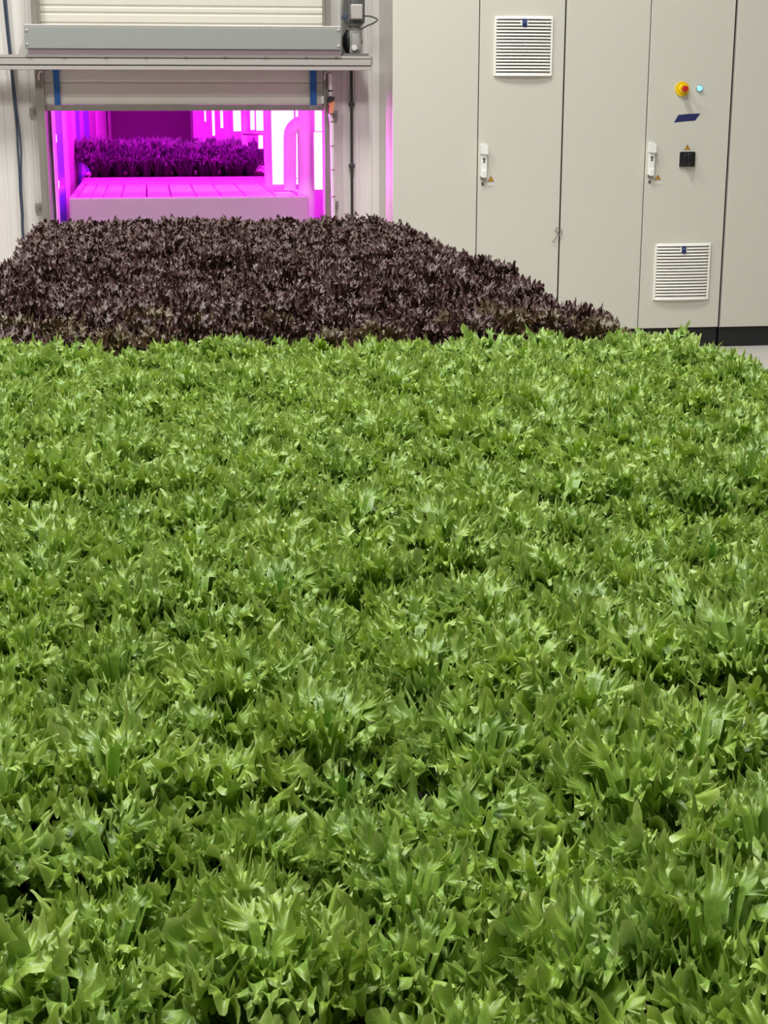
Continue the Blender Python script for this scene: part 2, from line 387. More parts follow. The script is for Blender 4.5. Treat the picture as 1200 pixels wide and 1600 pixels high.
# ------------------------------------------------------------------ lettuce
def leaf_arrays(rng, stalk, fan, nt, rows, samp, elev, bend, az, r0, z0):
    """one frilled leaf: a stalk that opens into a fan whose margin has pointed teeth with rounded bays, crimped up and down"""
    nu = nt * samp; L = stalk + fan
    u = np.linspace(-1, 1, nu + 1)
    PHI = rng.uniform(R(58), R(82))
    ph, w1, w2, w3 = rng.uniform(0, 2 * np.pi, 4)
    tp = (u + 1) / 2 * nt + 0.22 * np.sin(2.2 * np.pi * u + ph)      # tooth phase, peaks at whole numbers
    kk = np.clip(np.round(tp).astype(int), 0, nt)
    rt = rng.uniform(0.6, 1.2, nt + 1); rz = rng.normal(0, 1, nt + 1); rs = rng.uniform(-0.5, 0.5, nt + 1)
    tooth = np.abs(np.sin(np.pi * tp)) ** 1.1                         # 0 at a tip, 1 in a bay
    rad = fan * (1 - 0.20 * u ** 2 + 0.13 * np.sin(2.6 * np.pi * u + w1))
    depth = 0.21 * rt[kk] * np.clip(1.25 - 0.5 * np.abs(u), 0.5, 1)
    ang_u = u * PHI
    A1 = rng.uniform(0.16, 0.30) * fan; A2 = rng.uniform(0.10, 0.18) * fan
    squash = rng.uniform(0.72, 1.0); cup = rng.uniform(-0.3, 0.3); flare = rng.uniform(0.1, 0.6)
    V, C = [], []
    hw0, hw1 = 0.0024, 0.0036
    for f, hw in ((0.0, hw0), (0.6, hw1), (1.0, hw1 * 1.3)):
        V.append(np.stack([np.full(nu + 1, stalk * f), u * hw, 0.15 * np.abs(u * hw)], 1)); C.append((np.zeros(nu + 1), np.full(nu + 1, 0.95 - 0.35 * f)))
    for q in np.linspace(0, 1, rows + 1)[1:] ** 0.85:
        m = rad * q * (1 - depth * (tooth - 0.2) * q ** 1.6)
        sw = 0.26 * rs[kk] * (1 - tooth) * q ** 3                      # tips lean sideways
        x = stalk + m * np.cos(ang_u + sw); y = hw1 * 1.3 * u * (1 - q) + m * np.sin(ang_u + sw) * squash
        z = q ** 2.8 * A1 * (np.sin(2.7 * np.pi * u + w2) + 0.6 * np.sin(4.6 * np.pi * u + w3))
        z = z + q ** 3.5 * A2 * np.cos(np.pi * tp) + q ** 5 * A2 * 0.9 * (1 - tooth) * rz[kk] + q ** 4 * 0.30 * fan * (1 - tooth)
        z = z + cup * y ** 2 / fan - flare * fan * q ** 2.2 * np.sin(np.abs(ang_u)) ** 1.5
        V.append(np.stack([x, y, z], 1)); C.append((np.full(nu + 1, q), np.clip(0.55 * (1 - q) ** 1.5 + 0.25 * np.exp(-(ang_u / 0.10) ** 2) * (1 - q), 0, 1)))
    n_r = len(V); V = np.concatenate(V)
    s = np.clip(V[:, 0], 0, None) / L; s0 = 0.55
    def bt(q): return elev - bend * np.clip((q - s0) / (1 - s0), 0, 1.2) ** 1.3
    ss = np.linspace(0, 1.3, 60); aa = bt(ss); ang = bt(s)
    cx = np.concatenate([[0], np.cumsum(np.cos((aa[1:] + aa[:-1]) / 2) * np.diff(ss))]) * L
    cz = np.concatenate([[0], np.cumsum(np.sin((aa[1:] + aa[:-1]) / 2) * np.diff(ss))]) * L
    X = np.interp(s, ss, cx) - np.sin(ang) * V[:, 2] + r0; Z = np.interp(s, ss, cz) + np.cos(ang) * V[:, 2] + z0
    tw = rng.uniform(-0.45, 0.45) * s ** 1.5
    Y = V[:, 1] * np.cos(tw); Z = Z + V[:, 1] * np.sin(tw)
    ca, sa = math.cos(az), math.sin(az)
    P = np.stack([X * ca - Y * sa, X * sa + Y * ca, Z], 1)
    kx, ph3 = rng.normal(0, 190, (3, 3)), rng.uniform(0, 6.28, 3)    # gentle irregular crumple
    P = P + 0.0016 * np.sin(P @ kx + ph3) * np.clip(s * 1.4 - 0.5, 0, 1)[:, None]
    i = np.arange(nu); W1 = nu + 1
    quads = np.concatenate([np.stack([r_ * W1 + i, (r_ + 1) * W1 + i, (r_ + 1) * W1 + i + 1, r_ * W1 + i + 1], 1)[:, ::-1] for r_ in range(n_r - 1)])
    c = np.stack([np.full(len(P), rng.uniform(0, 1)), np.concatenate([k[0] for k in C]), np.concatenate([k[1] for k in C]), np.ones(len(P))], 1)
    return P, quads, c
def head_arrays(seed, n_leaves, nt, rows, samp, size=1.0, height=0.104):
    rng = np.random.default_rng(seed)
    Ps, Q, Cs = [], [], []; off = 0
    for i in range(n_leaves):
        t = (i + 0.5) / n_leaves
        el = 88 - 32 * t ** 0.9 + rng.uniform(-9, 9)
        fan = rng.uniform(0.017, 0.028) * size * (0.85 + 0.3 * t)
        bd = el - rng.uniform(-25, 30)
        stalk = height * (0.88 - 0.10 * t) * rng.uniform(0.76, 1.10)
        P, q, c = leaf_arrays(rng, stalk, fan, nt, rows, samp, R(el), R(bd), i * 2.39996 + rng.uniform(-0.4, 0.4), 0.003 + 0.010 * t, 0.014 * (1 - t))
        Ps.append(P); Q.append(q + off); Cs.append(c); off += len(P)
    P = np.concatenate(Ps); top = np.percentile(P[:, 2], 99.7)
    P *= height / top
    P[:, 2] = np.maximum(P[:, 2], 0.002)
    return P, np.zeros((0, 3), int), np.concatenate(Q), np.concatenate(Cs)
def mesh_from(name, P, T, Q, Cc, m):
    me = bpy.data.meshes.new(name)
    nv, nT, nQ = len(P), len(T), len(Q)
    me.vertices.add(nv); me.vertices.foreach_set('co', P.astype(np.float32).ravel())
    me.loops.add(nT * 3 + nQ * 4); me.loops.foreach_set('vertex_index', np.concatenate([T.ravel(), Q.ravel()]).astype(np.int32))
    me.polygons.add(nT + nQ)
    st = np.concatenate([np.arange(nT) * 3, nT * 3 + np.arange(nQ) * 4]).astype(np.int32)
    me.polygons.foreach_set('loop_start', st)
    me.polygons.foreach_set('use_smooth', np.ones(nT + nQ, bool))
    a = me.attributes.new('leaf', 'FLOAT_COLOR', 'POINT'); a.data.foreach_set('color', Cc.astype(np.float32).ravel())
    me.materials.append(MATS[m]); me.update(calc_edges=True); me.validate()
    return me
TRAY_Z = 0.872                   # top of the growing mats
rnd = random.Random(11)
def bed_spots(x0, x1, y0, y1, pitch, jit, flare=0.0):
    nx = int(round((x1 - x0) / pitch)); ny = int(round((y1 - y0) / pitch)); rows = []
    for j in range(ny + 1):
        row = []
        for i in range(nx + 1):
            xe = x1 + flare * (y1 - (y0 + (y1 - y0) * j / ny))
            row.append((x0 + (xe - x0) * i / nx + rnd.uniform(-jit, jit), y0 + (y1 - y0) * j / ny + rnd.uniform(-jit, jit)))
        rows.append(row)
    return rows
def shows(x, y, margin):
    u, v = px((x, y, TRAY_Z + 0.08)); m = margin * FPX / max(0.5, y)
    return -m < u < 1200 + m and v < 1600 + m * 0.5
def plant_bed(name, spots, variants, low_variants, mname, sizes, label, group, limit, stuff_label, tint):
    odd = tint
    """heads that show, nearest first, each an object of its own; the others beyond the limit in one mass"""
    one, rest = [], []
    for j, row in enumerate(spots):
        vis = [p for p in row if shows(p[0], p[1], 0.03)]
        for p in row:
            if p in vis and len(one) < limit: one.append((j, vis.index(p) + 1, p))
            else: rest.append(p)
    firstrow = one[0][0]
    first = None
    for k, (j, i, (x, y)) in enumerate(one):
        me = variants[rnd.randrange(len(variants))]
        if first is None:
            o = first = bpy.data.objects.new(name, me)
        else:
            o = first.copy(); o.data = me
        COL.objects.link(o)
        o.location = (x, y, TRAY_Z - 0.004); sc = rnd.uniform(*sizes) * (1 + 0.05 * math.sin(9 * x + 4 * y) + 0.05 * math.sin(13 * y - 5 * x))
        o.scale = (sc * 1.03, sc * 1.03, sc * rnd.uniform(0.94, 1.1)); o.rotation_euler = (rnd.uniform(-0.13, 0.13), rnd.uniform(-0.13, 0.13), rnd.uniform(0, 6.28))
        lb = label
        if odd and j - firstrow < 4 and rnd.random() < odd[0][j - firstrow]:
            o.data = odd[1][rnd.randrange(len(odd[1]))]; lb = odd[2]
        tag(o, lb % (ordinal(i), ordinal(j - firstrow + 1)), 'lettuce', group)
    Ps, T, Q, Cs, off = [], [], [], [], 0
    for (x, y) in rest:
        P, t_, q_, c_ = low_variants[rnd.randrange(len(low_variants))]
        a = rnd.uniform(0, 6.28); sc = rnd.uniform(*sizes); ca, sa = math.cos(a) * sc, math.sin(a) * sc
        Pn = np.stack([P[:, 0] * ca - P[:, 1] * sa + x, P[:, 0] * sa + P[:, 1] * ca + y, P[:, 2] * sc + TRAY_Z - 0.004], 1)
        Ps.append(Pn); T.append(t_ + off); Q.append(q_ + off); Cs.append(c_); off += len(P)
    if rest:
        me = mesh_from(name + '_mass', np.concatenate(Ps), np.concatenate(T), np.concatenate(Q), np.concatenate(Cs), mname)
        o = bpy.data.objects.new(name + '_mass', me); COL.objects.link(o)
        tag(o, stuff_label, 'lettuce', None, 'stuff')
    print('LETTUCE', name, len(one), 'individual', len(rest), 'rest')

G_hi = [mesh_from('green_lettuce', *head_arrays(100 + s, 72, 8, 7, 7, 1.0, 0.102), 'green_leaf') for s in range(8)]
G_lo = [head_arrays(150 + s, 40, 6, 3, 4, 1.0, 0.102) for s in range(4)]
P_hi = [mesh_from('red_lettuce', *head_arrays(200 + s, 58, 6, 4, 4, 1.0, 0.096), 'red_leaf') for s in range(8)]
P_olive = [m_.copy() for m_ in P_hi[:4]]
for m_ in P_olive: m_.materials[0] = MATS['olive_leaf']
P_lo = [head_arrays(250 + s, 36, 6, 3, 3, 1.0, 0.096) for s in range(4)]
GY0, GY1, PY0, PY1 = 0.50, 2.98, 3.24, 6.30
plant_bed('green_lettuce', bed_spots(-0.40, 1.02, GY0, GY1, 0.090, 0.015), G_hi, G_lo, 'green_leaf', (0.90, 1.15),
          'frilly light green lettuce head, %s from left in the %s row from the front', 'frilly green lettuce heads in the near bed', 300,
          'more frilly green lettuce heads filling the margins of the near bed', None)
plant_bed('red_lettuce', bed_spots(-0.385, 0.91, PY0, PY1, 0.090, 0.018, 0.016), P_hi, P_lo, 'red_leaf', (0.92, 1.14),
          'dark red lettuce head, %s from left in %s row behind the green lettuce', 'dark red lettuce heads in the far bed', 300,
          'more dark red lettuce heads at the far end of the bed toward the opening', ((0.5, 0.4, 0.25, 0.15), P_olive, 'red lettuce head with olive green leaves, %s from left in %s row behind green bed'))

# trays, rafts and conveyor that carry them
def tray(name, x0, x1, y0, y1, z0, z1, label, m='tray_white', lip=0.0, panels=None):
    t = thing(name, ((x0 + x1) / 2, (y0 + y1) / 2, z0), label, 'tray')
    th = 0.025; b = MB()
    b.box((x0, y0, z0), (x1, y0 + th, z1 + lip), 0.006); b.box((x0, y1 - th, z0), (x1, y1, z1 + lip), 0.006)
    b.box((x0, y0 + th, z0), (x0 + th, y1 - th, z1 + lip), 0.006); b.box((x1 - th, y0 + th, z0), (x1, y1 - th, z1 + lip), 0.006)
    b.box((x0 + th, y0 + th, z0), (x1 - th, y1 - th, z0 + 0.03))
    b.build('tray_body', m, t)
    return t
CONV_Z = 0.72
for nm, y0, y1, x1, lab in (('green bed', 0.43, 3.06, 1.09, 'white tray with growing mat under the frilly green lettuce'), ('red bed', 3.10, 6.36, 1.06, 'white tray with growing mat under the dark red lettuce')):
    t = tray('grow_tray', -0.46, x1, y0, y1, CONV_Z, TRAY_Z - 0.002, lab)
    MB().box((-0.433, y0 + 0.027, CONV_Z + 0.032), (x1 - 0.027, y1 - 0.027, TRAY_Z), 0.004).build('growing_mat', 'growing_mat', t)

t = thing('roller_conveyor', (0.28, 4.8, 0), 'steel roller conveyor under the lettuce trays, leading to the opening', 'conveyor')
for s, x in ((-1, -0.52), (1, 1.08)):
    MB().prism([(x, CONV_Z - 0.13), (x + 0.04, CONV_Z - 0.13), (x + 0.04, CONV_Z - 0.01), (x, CONV_Z - 0.01)][::1], 1, 0.35, 8.95).build('side_rail', 'galvanised', t)
    for y in (0.6, 2.8, 5.0, 7.2, 8.8):
        MB().box((x - 0.003, y - 0.03, 0.012), (x + 0.043, y + 0.03, CONV_Z - 0.131), 0.004).build('leg', 'galvanised', t)
        MB().box((x - 0.03, y - 0.06, 0.0), (x + 0.07, y + 0.06, 0.012)).build('foot_plate', 'galvanised', t)
y = 0.42
while y < 8.92:
    MB().tube([(-0.478, y, CONV_Z - 0.0265), (1.078, y, CONV_Z - 0.0265)], 0.025, 12).build('roller', 'roller_steel', t, True); y += 0.14

# ------------------------------------------------------------------ tray and tall plants inside the chamber
TH = 0.852; TX0, TX1, TY0, TY1 = -0.484, 0.966, 9.60, 11.85
t = thing('harvest_tray', (0.24, 9.60, 0.62), 'empty pale tray with long panels standing in the lit opening', 'tray')
b = MB(); th = 0.03
b.box((TX0, TY0, 0.62), (TX1, TY0 + th, TH), 0.012, 3); b.box((TX0, TY1 - th, 0.62), (TX1, TY1, TH + 0.012), 0.008)
b.box((TX0, TY0 + th, 0.62), (TX0 + th, TY1 - th, TH), 0.008); b.box((TX1 - th, TY0 + th, 0.62), (TX1, TY1 - th, TH), 0.008)
b.box((TX0 + th, TY0 + th, 0.62), (TX1 - th, TY1 - th, 0.68))
b.build('tray_body', 'tray_grey', t)
edges = [-0.452] + [at(x, 310, 9.64).x for x in (138, 158, 188, 229, 269, 310, 350, 390, 437)] + [0.934]
for e0, e1 in zip(edges, edges[1:]):
    MB().box((e0 + 0.0065, TY0 + th + 0.002, 0.682), (e1 - 0.0065, TY1 - th - 0.32, TH - 0.018), 0.004).build('panel', 'raft_foam', t)
MB().box((TX0 + th + 0.002, TY1 - th - 0.31, 0.682), (TX1 - th - 0.002, TY1 - th - 0.002, TH - 0.006), 0.006).build('end_gutter', 'tray_white', t)
t2 = tray('plant_tray', -0.50, 0.95, 11.90, 13.1, 0.64, 0.85, 'white tray under the tall plants deep in the chamber')
MB().box((-0.45, 11.93, 0.672), (0.92, 13.07, 0.848), 0.004).build('growing_mat', 'growing_mat', t2)
for nm, y0, y1 in (('t1', 9.65, 11.8), ('t2', 11.95, 13.05)):
    t = thing('tray_stand', (0.23, (y0 + y1) / 2, 0), 'steel stand under the %s' % ('empty tray in the opening' if nm == 't1' else 'tray of tall plants'), 'stand')
    for x in (-0.36, 0.80):
        MB().box((x, y0, 0.58), (x + 0.06, y1, 0.6185 if nm == 't1' else 0.6385), 0.004).build('rail', 'galvanised', t)
        for y in (y0 + 0.05, y1 - 0.11): MB().box((x + 0.003, y, 0), (x + 0.057, y + 0.06, 0.579), 0.004).build('leg', 'galvanised', t)
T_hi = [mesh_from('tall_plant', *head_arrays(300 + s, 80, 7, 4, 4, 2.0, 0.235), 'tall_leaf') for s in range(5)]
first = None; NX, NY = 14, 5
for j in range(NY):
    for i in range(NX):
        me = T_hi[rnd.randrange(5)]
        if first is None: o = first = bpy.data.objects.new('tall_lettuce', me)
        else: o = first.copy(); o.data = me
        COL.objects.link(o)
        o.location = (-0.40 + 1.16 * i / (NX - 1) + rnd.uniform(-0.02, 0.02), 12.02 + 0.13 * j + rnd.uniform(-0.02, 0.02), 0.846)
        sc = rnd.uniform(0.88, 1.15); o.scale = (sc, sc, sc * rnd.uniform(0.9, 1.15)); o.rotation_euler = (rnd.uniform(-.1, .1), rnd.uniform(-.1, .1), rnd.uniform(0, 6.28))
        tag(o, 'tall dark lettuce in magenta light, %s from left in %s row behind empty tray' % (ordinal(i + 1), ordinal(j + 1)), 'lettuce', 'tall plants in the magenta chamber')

# ------------------------------------------------------------------ lifting door, tracks, cover beam, rails
YD = 9.17                         # face of the door leaf
pTL, pBR = at(62, 100, YD), at(511, 163, YD)
t = thing('lifting_door', (0.22, YD, 1.37), 'ribbed cream lifting door pulled half up over the magenta opening', 'door')
zb = at(300, 173, YD).z; zl = at(300, 163, YD).z
poly = [(YD + 0.035, zl), (YD + 0.035, 2.62)]
z = 2.62
zs = sorted({round(at(300, v, YD).z, 4) for v in (11, 22, 38, 128, 150)}, reverse=True)
front = [(YD, 2.62)]
for v in zs: front += [(YD, v + 0.010), (YD + 0.006, v + 0.003), (YD + 0.006, v - 0.003), (YD, v - 0.010)]
front.append((YD, zl))
MB().prism([(YD + 0.035, zl), (YD + 0.035, 2.62)] + front, 0, pTL.x, pBR.x).build('door_leaf', 'door_panel', t)
MB().box((pTL.x - 0.005, YD - 0.014, zb), (pBR.x + 0.005, YD + 0.04, zl - 0.001), 0.005).build('bottom_bar', 'galvanised_track', t)
for a, b_, lab in (((81, 91), (86, 95), 'blue lifting strap at the left of the door'), ((484, 494), (485, 495), 'blue lifting strap at the right of the door')):
    s0, s1 = at(a[0], 90, YD - 0.02), at(a[1], 90, YD - 0.02)
    u0, u1 = at(b_[0], 167, YD - 0.02), at(b_[1], 167, YD - 0.02)
    m = MB()
    vs = [m.bm.verts.new(v + Vector((0, dy, 0))) for dy in (0, 0.004) for v in (s0, s1, u1, u0)]
    for f in ((0, 1, 2, 3), (7, 6, 5, 4), (0, 4, 5, 1), (1, 5, 6, 2), (2, 6, 7, 3), (3, 7, 4, 0)): m.bm.faces.new([vs[i] for i in f])
    o = m.build('strap', 'blue_strap', t); o['label'] = 'blue strap'
    MB().box((u0.x - 0.006, YD - 0.024, u0.z - 0.02), (u1.x + 0.006, YD - 0.0145, u0.z + 0.008), 0.003).build('strap_clip', 'galvanised', t)
c = at(505, 156, YD); MB().box((c.x - 0.012, YD - 0.03, c.z - 0.022), (c.x + 0.010, YD - 0.0005, c.z + 0.022), 0.004).build('end_clip', 'white_plastic', t)

YT = 9.12
def track(side, pa, pb, lab):
    x0, x1 = at(pa, 225, YT).x, at(pb, 225, YT).x
    t = thing('door_track', ((x0 + x1) / 2, YT, 0), lab, 'track')
    m = MB().prism([(x0, YT), (x1, YT), (x1, YT + 0.1195), (x0, YT + 0.1195)], 2, 0.0, 2.75)
    m.build('track_rail', 'galvanised_track', t)
    lipx = x1 if side == 'l' else x0
    MB().box((lipx - 0.006 if side == 'l' else lipx - 0.0005, YT - 0.012, 0.01), (lipx + 0.0005 if side == 'l' else lipx + 0.006, YT - 0.0005, 2.75)).build('track_lip', 'galvanised', t)
    for py in ((175, 326) if side == 'l' else (180, 322)):
        p = at((pa - 7) if side == 'l' else (pb + 7), py, YT)
        bx0, bx1 = (x0 - 0.045, x0 - 0.0005) if side == 'l' else (x1 + 0.0005, x1 + 0.045)
        o = MB().box((bx0, YW - 0.034, p.z - 0.024), (bx1, YW - 0.0045, p.z + 0.024), 0.003).build('wall_bracket', 'galvanised', t)
        MB().lathe(((bx0 + bx1) / 2, YW - 0.034, p.z), [(0, 0.009), (0.007, 0.009), (0.009, 0.006), (0.009, 0)], n=10).build('bolt', 'galvanised_track', o)
    p = at(pa + 2, 116, YT - 0.02)
    hook = [(p.x + (0.012 if side == 'l' else 0.03), YT - 0.012, p.z + 0.016), (p.x, YT - 0.016, p.z + 0.012), (p.x - 0.006, YT - 0.018, p.z - 0.004), (p.x - 0.006, YT - 0.016, p.z - 0.03)]
    MB().tube(hook, 0.005, 8).build('hook', 'conduit_white', t, True)
track('l', 60, 73, 'grey steel door track on the left side of the opening')
track('r', 507, 519, 'grey steel door track on the right side of the opening')

YR = 8.98                         # face of the cover beam
t = thing('cover_beam', (0.25, YR, at(300, 86, YR).z), 'long grey sheet-metal cover beam over the lifting door', 'beam')
b0, b1 = at(37, 41, YR), at(533, 78, YR)
MB().box((b0.x, YR, b1.z), (b1.x, YR + 0.18, b0.z), 0.004).build('cover_box', 'grey_cover', t)
MB().box((b0.x - 0.001, YR + 0.01, b0.z + 0.0005), (b1.x + 0.001, YR + 0.185, b0.z + 0.012), 0.003).build('top_flange', 'aluminium', t)
s0 = at(300, 86, YR)
MB().box((b0.x + 0.016, YR + 0.006, s0.z), (b1.x, YR + 0.17, b1.z - 0.0005)).build('lower_strip', 'mauve_strip', t)
for pxx, pyy in ((38, 47), (40, 69), (531, 47), (531, 72)):
    p = at(pxx, pyy, YR); p.x = min(max(p.x, b0.x + 0.014), b1.x - 0.014)
    MB().lathe((p.x, YR - 0.0003, p.z), [(0, 0.008), (0.004, 0.008), (0.006, 0.005), (0.006, 0)], n=10).build('bolt', 'aluminium', t)
rt = at(300, 85.5, YR); rg0 = at(300, 101.0, YR); rg1 = at(300, 103.5, YR); rb = at(300, 109, YR); xend = at(581, 95, YR).x
ra = at(300, 90.5, YR); ra2 = at(300, 92, YR)
t = thing('guide_rail', (-0.2, YR, rb.z), 'long aluminium guide rail running left to right under the cover beam', 'rail')
prof = [(YR + 0.16, rb.z), (YR + 0.16, s0.z - 0.0005), (YR - 0.004, s0.z - 0.0005), (YR - 0.004, ra.z), (YR + 0.008, ra.z), (YR + 0.008, ra2.z), (YR - 0.008, ra2.z), (YR - 0.008, rg0.z), (YR + 0.012, rg0.z), (YR + 0.012, rg1.z), (YR - 0.014, rg1.z), (YR - 0.014, rb.z)]
MB().prism(prof, 0, -2.6, xend).build('rail_profile', 'aluminium', t)
pf0, pf1 = at(40, 88, YR), at(533, 91, YR)
MB().box((pf0.x, YR - 0.012, ra.z + 0.001), (pf1.x, YR - 0.0042, s0.z - 0.001)).build('bolt_plate', 'galvanised', t)
for k, pxx in enumerate((48, 101, 165, 228, 290, 352, 415, 478, 525)):
    p = at(pxx, 88.5, YR)
    MB().lathe((p.x, YR - 0.012, p.z), [(0, 0.007), (0.005, 0.007), (0.007, 0.004), (0.007, 0)], n=8).build('bolt', 'galvanised_track', t)
MB().box((xend - 0.008, YR - 0.010, rg0.z + 0.002), (xend + 0.004, YR + 0.155, s0.z - 0.004), 0.002).build('end_cap', 'galvanised', t)
for x in (-2.2, -0.95, 1.12):
    MB().box((x - 0.03, YR + 0.1605, rb.z + 0.004), (x + 0.03, YW - 0.004, s0.z - 0.004)).build('wall_bracket', 'galvanised', t)

# gear motor standing on the rail end
YM = 9.02
def bxp(mb, x0, y0, x1, y1, Ya, Yb, bev=0.004):
    p, q = at(x0, y0, YM), at(x1, y1, YM); return mb.box((p.x, Ya, q.z), (q.x, Yb, p.z), bev)
foot = at(550, 86, YM)
t = thing('gear_motor', (foot.x, YM + 0.05, rt.z), 'grey gear motor standing upright on the right end of the guide rail', 'motor')
zr = s0.z + 0.0002
p, q = at(535, 82, YM), at(575, 84, YM)
MB().box((p.x, YR + 0.006, zr), (q.x, YR + 0.17, zr + 0.012), 0.003).build('base_plate', 'motor_dark', t)
pg0, pg1 = at(546, 47, YM), at(565, 82, YM)
g = MB(); g.box((pg0.x, YM, zr + 0.0125), (pg1.x, YM + 0.12, pg0.z), 0.008, 3)
g.box((pg0.x + 0.012, YM - 0.012, zr + 0.03), (pg1.x - 0.012, YM + 0.002, pg0.z - 0.02), 0.005, 3)
g.build('gearbox', 'motor_grey', t, True)
wv = at(553, 76, YM); MB().lathe((wv.x, YM - 0.012, zr + 0.045), [(0, 0.016), (0.006, 0.016), (0.006, 0.009), (0.008, 0)], n=16).build('cap', 'conduit_white', t, True)
kn = at(566, 65, YM); MB().lathe((pg1.x - 0.001, YM + 0.05, kn.z), [(0, 0.012), (0.010, 0.012), (0.012, 0.008), (0.012, 0)], axis=(1, 0, 0), n=12).build('drain_plug', 'motor_dark', t, True)
fl0 = at(536, 64, YM)
MB().lathe((pg0.x - 0.0005, YM + 0.055, fl0.z), [(0, 0.066), (0.012, 0.066), (0.016, 0.055), (0.03, 0.03), (0.03, 0.0)], axis=(-1, 0, 0), n=24).build('output_flange', 'black_rubber', t, True)
cx = (pg0.x + pg1.x) / 2; zf0 = pg0.z + 0.0005; zf1 = at(550, 37, YM).z
MB().lathe((cx, YM + 0.06, zf0), [(0, 0.0), (0, 0.045), (0.012, 0.045), (0.016, 0.036), (zf1 - zf0 - 0.012, 0.036), (zf1 - zf0 - 0.008, 0.048), (zf1 - zf0, 0.048), (zf1 - zf0, 0)], axis=(0, 0, 1), n=24).build('neck', 'motor_grey', t, True)
zm1 = zf1 + 0.26
mm = MB().lathe((cx, YM + 0.06, zf1 + 0.0005), [(0, 0), (0, 0.052), (zm1 - zf1, 0.052), (zm1 - zf1, 0)], axis=(0, 0, 1), n=28)
for k in range(18):
    a = k / 18 * 2 * math.pi
    M = Matrix.Translation((cx, YM + 0.06, 0)) @ Matrix.Rotation(a, 4, 'Z')
    mm.box((0.046, -0.002, zf1 + 0.006), (0.062, 0.002, zm1 - 0.02), M=M)
mm.build('motor_body', 'motor_dark', t, True)
fc0 = zf1 + 0.16
MB().lathe((cx, YM + 0.06, zm1 + 0.0005), [(0, 0), (0, 0.064), (0.05, 0.064), (0.062, 0.05), (0.062, 0)], axis=(0, 0, 1), n=28).build('fan_cover', 'motor_dark', t, True)
tb0, tb1 = at(546, 7, YM), at(565, 31, YM)
o = MB().box((tb0.x, YM - 0.055, tb1.z), (tb1.x, YM - 0.003, tb0.z), 0.006, 3).build('terminal_box', 'motor_grey', t, True)
MB().box((tb0.x + 0.004, YM - 0.062, tb1.z + 0.004), (tb1.x - 0.004, YM - 0.0552, tb0.z - 0.004), 0.003).build('box_lid', 'aluminium', o)
bl0, bl1 = at(534, 18, YM), at(541, 35, YM)
MB().lathe(((bl0.x + bl1.x) / 2, YM + 0.0, (bl0.z + bl1.z) / 2), [(0, 0), (0, 0.016), (0.03, 0.016), (0.036, 0.011), (0.036, 0)], axis=(0, -1, 0), n=18).build('brake_knob', 'cable_blue', t, True)
pts = [at(x, y, YM - 0.03) for x, y in ((564.5, 25.5), (570, 25), (577, 25.3), (583, 26.8), (588, 29), (590.5, 31), (588, 33.5), (582, 37), (574, 40), (568, 43.5), (564.5, 46))]
MB().tube(pts, 0.0042, 8).build('motor_cable', 'cable_dark', t, True)

# conduit with sensor beside the right track
YS = 9.09
t = thing('sensor_conduit', at(519, 330, YS) * 1.0, 'pale conduit with a black and orange sensor on the right door track', 'sensor'); t.location.z = 0
m = MB(); pts = [at(516.5, 115, YS), at(516.5, 150, YS)]
m.tube(pts, 0.012, 12); m.build('upper_pipe', 'conduit_white', t, True)
lp = [at(x, y, YS) for x, y in ((516, 178), (517.5, 186), (518.6, 195), (519, 215), (520.5, 300))]; e = lp[-1].copy(); lp.append(Vector((e.x + 0.004, YS, 0.02)))
MB().tube(lp, 0.0125, 12).build('lower_pipe', 'conduit_white', t, True)
for yy in (191, 229, 266, 308):
    p = at(518.2 + (yy - 190) * 0.019, yy, YS); MB().lathe((p.x, YS, p.z), [(0, 0.0128), (0.0, 0.0142), (0.007, 0.0142), (0.007, 0.0128)], axis=(0, 0, 1), n=14).build('clip_ring', 'galvanised_track', t, True)
p = at(516, 143, YS); MB().lathe((p.x, YS, p.z), [(0, 0.0128), (0, 0.015), (0.008, 0.015), (0.008, 0.0128)], axis=(0, 0, 1), n=14).build('clip_ring', 'black_rubber', t, True)
p, q = at(510.5, 151, YS - 0.015), at(522, 160, YS - 0.015)
m = MB(); m.prism([(p.x, q.z - 0.006), (q.x, q.z + 0.012), (q.x, p.z), (p.x + 0.008, p.z - 0.004)], 1, YS - 0.035, YS + 0.012); m.build('sensor_head', 'black_rubber', t)['label'] = 'black sensor head'
m = MB(); r0 = at(511.5, 161, YS); r1 = at(522.5, 156, YS); r2 = at(521, 166, YS); r3 = at(515, 177, YS)
m.prism([(r0.x, r0.z), (r1.x, r1.z), (r2.x, r2.z), (r2.x - 0.004, r3.z), (r3.x - 0.002, r3.z), (r3.x - 0.002, r2.z + 0.004)], 1, YS - 0.03, YS + 0.01); m.build('sensor_base', 'orange_plastic', t)['label'] = 'orange sensor base'

# dark pipe on the wall
YP = 9.215
t = thing('wall_pipe', (at(550, 200, YP).x, YP, 0), 'thin dark upright pipe with clips on the wall beside the cabinets', 'pipe')
xp = at(549.6, 200, YP).x
MB().tube([(xp, YP, 0.02), (xp, YP, 3.2)], 0.0085, 10).build('pipe', 'cable_dark', t, True)
for yy in (163, 259, 40): 
    p = at(550, yy, YP); o = MB().box((xp - 0.017, YP - 0.012, p.z - 0.011), (xp + 0.017, YW - 0.0035, p.z + 0.011), 0.004).build('pipe_clip', 'cable_dark', t)

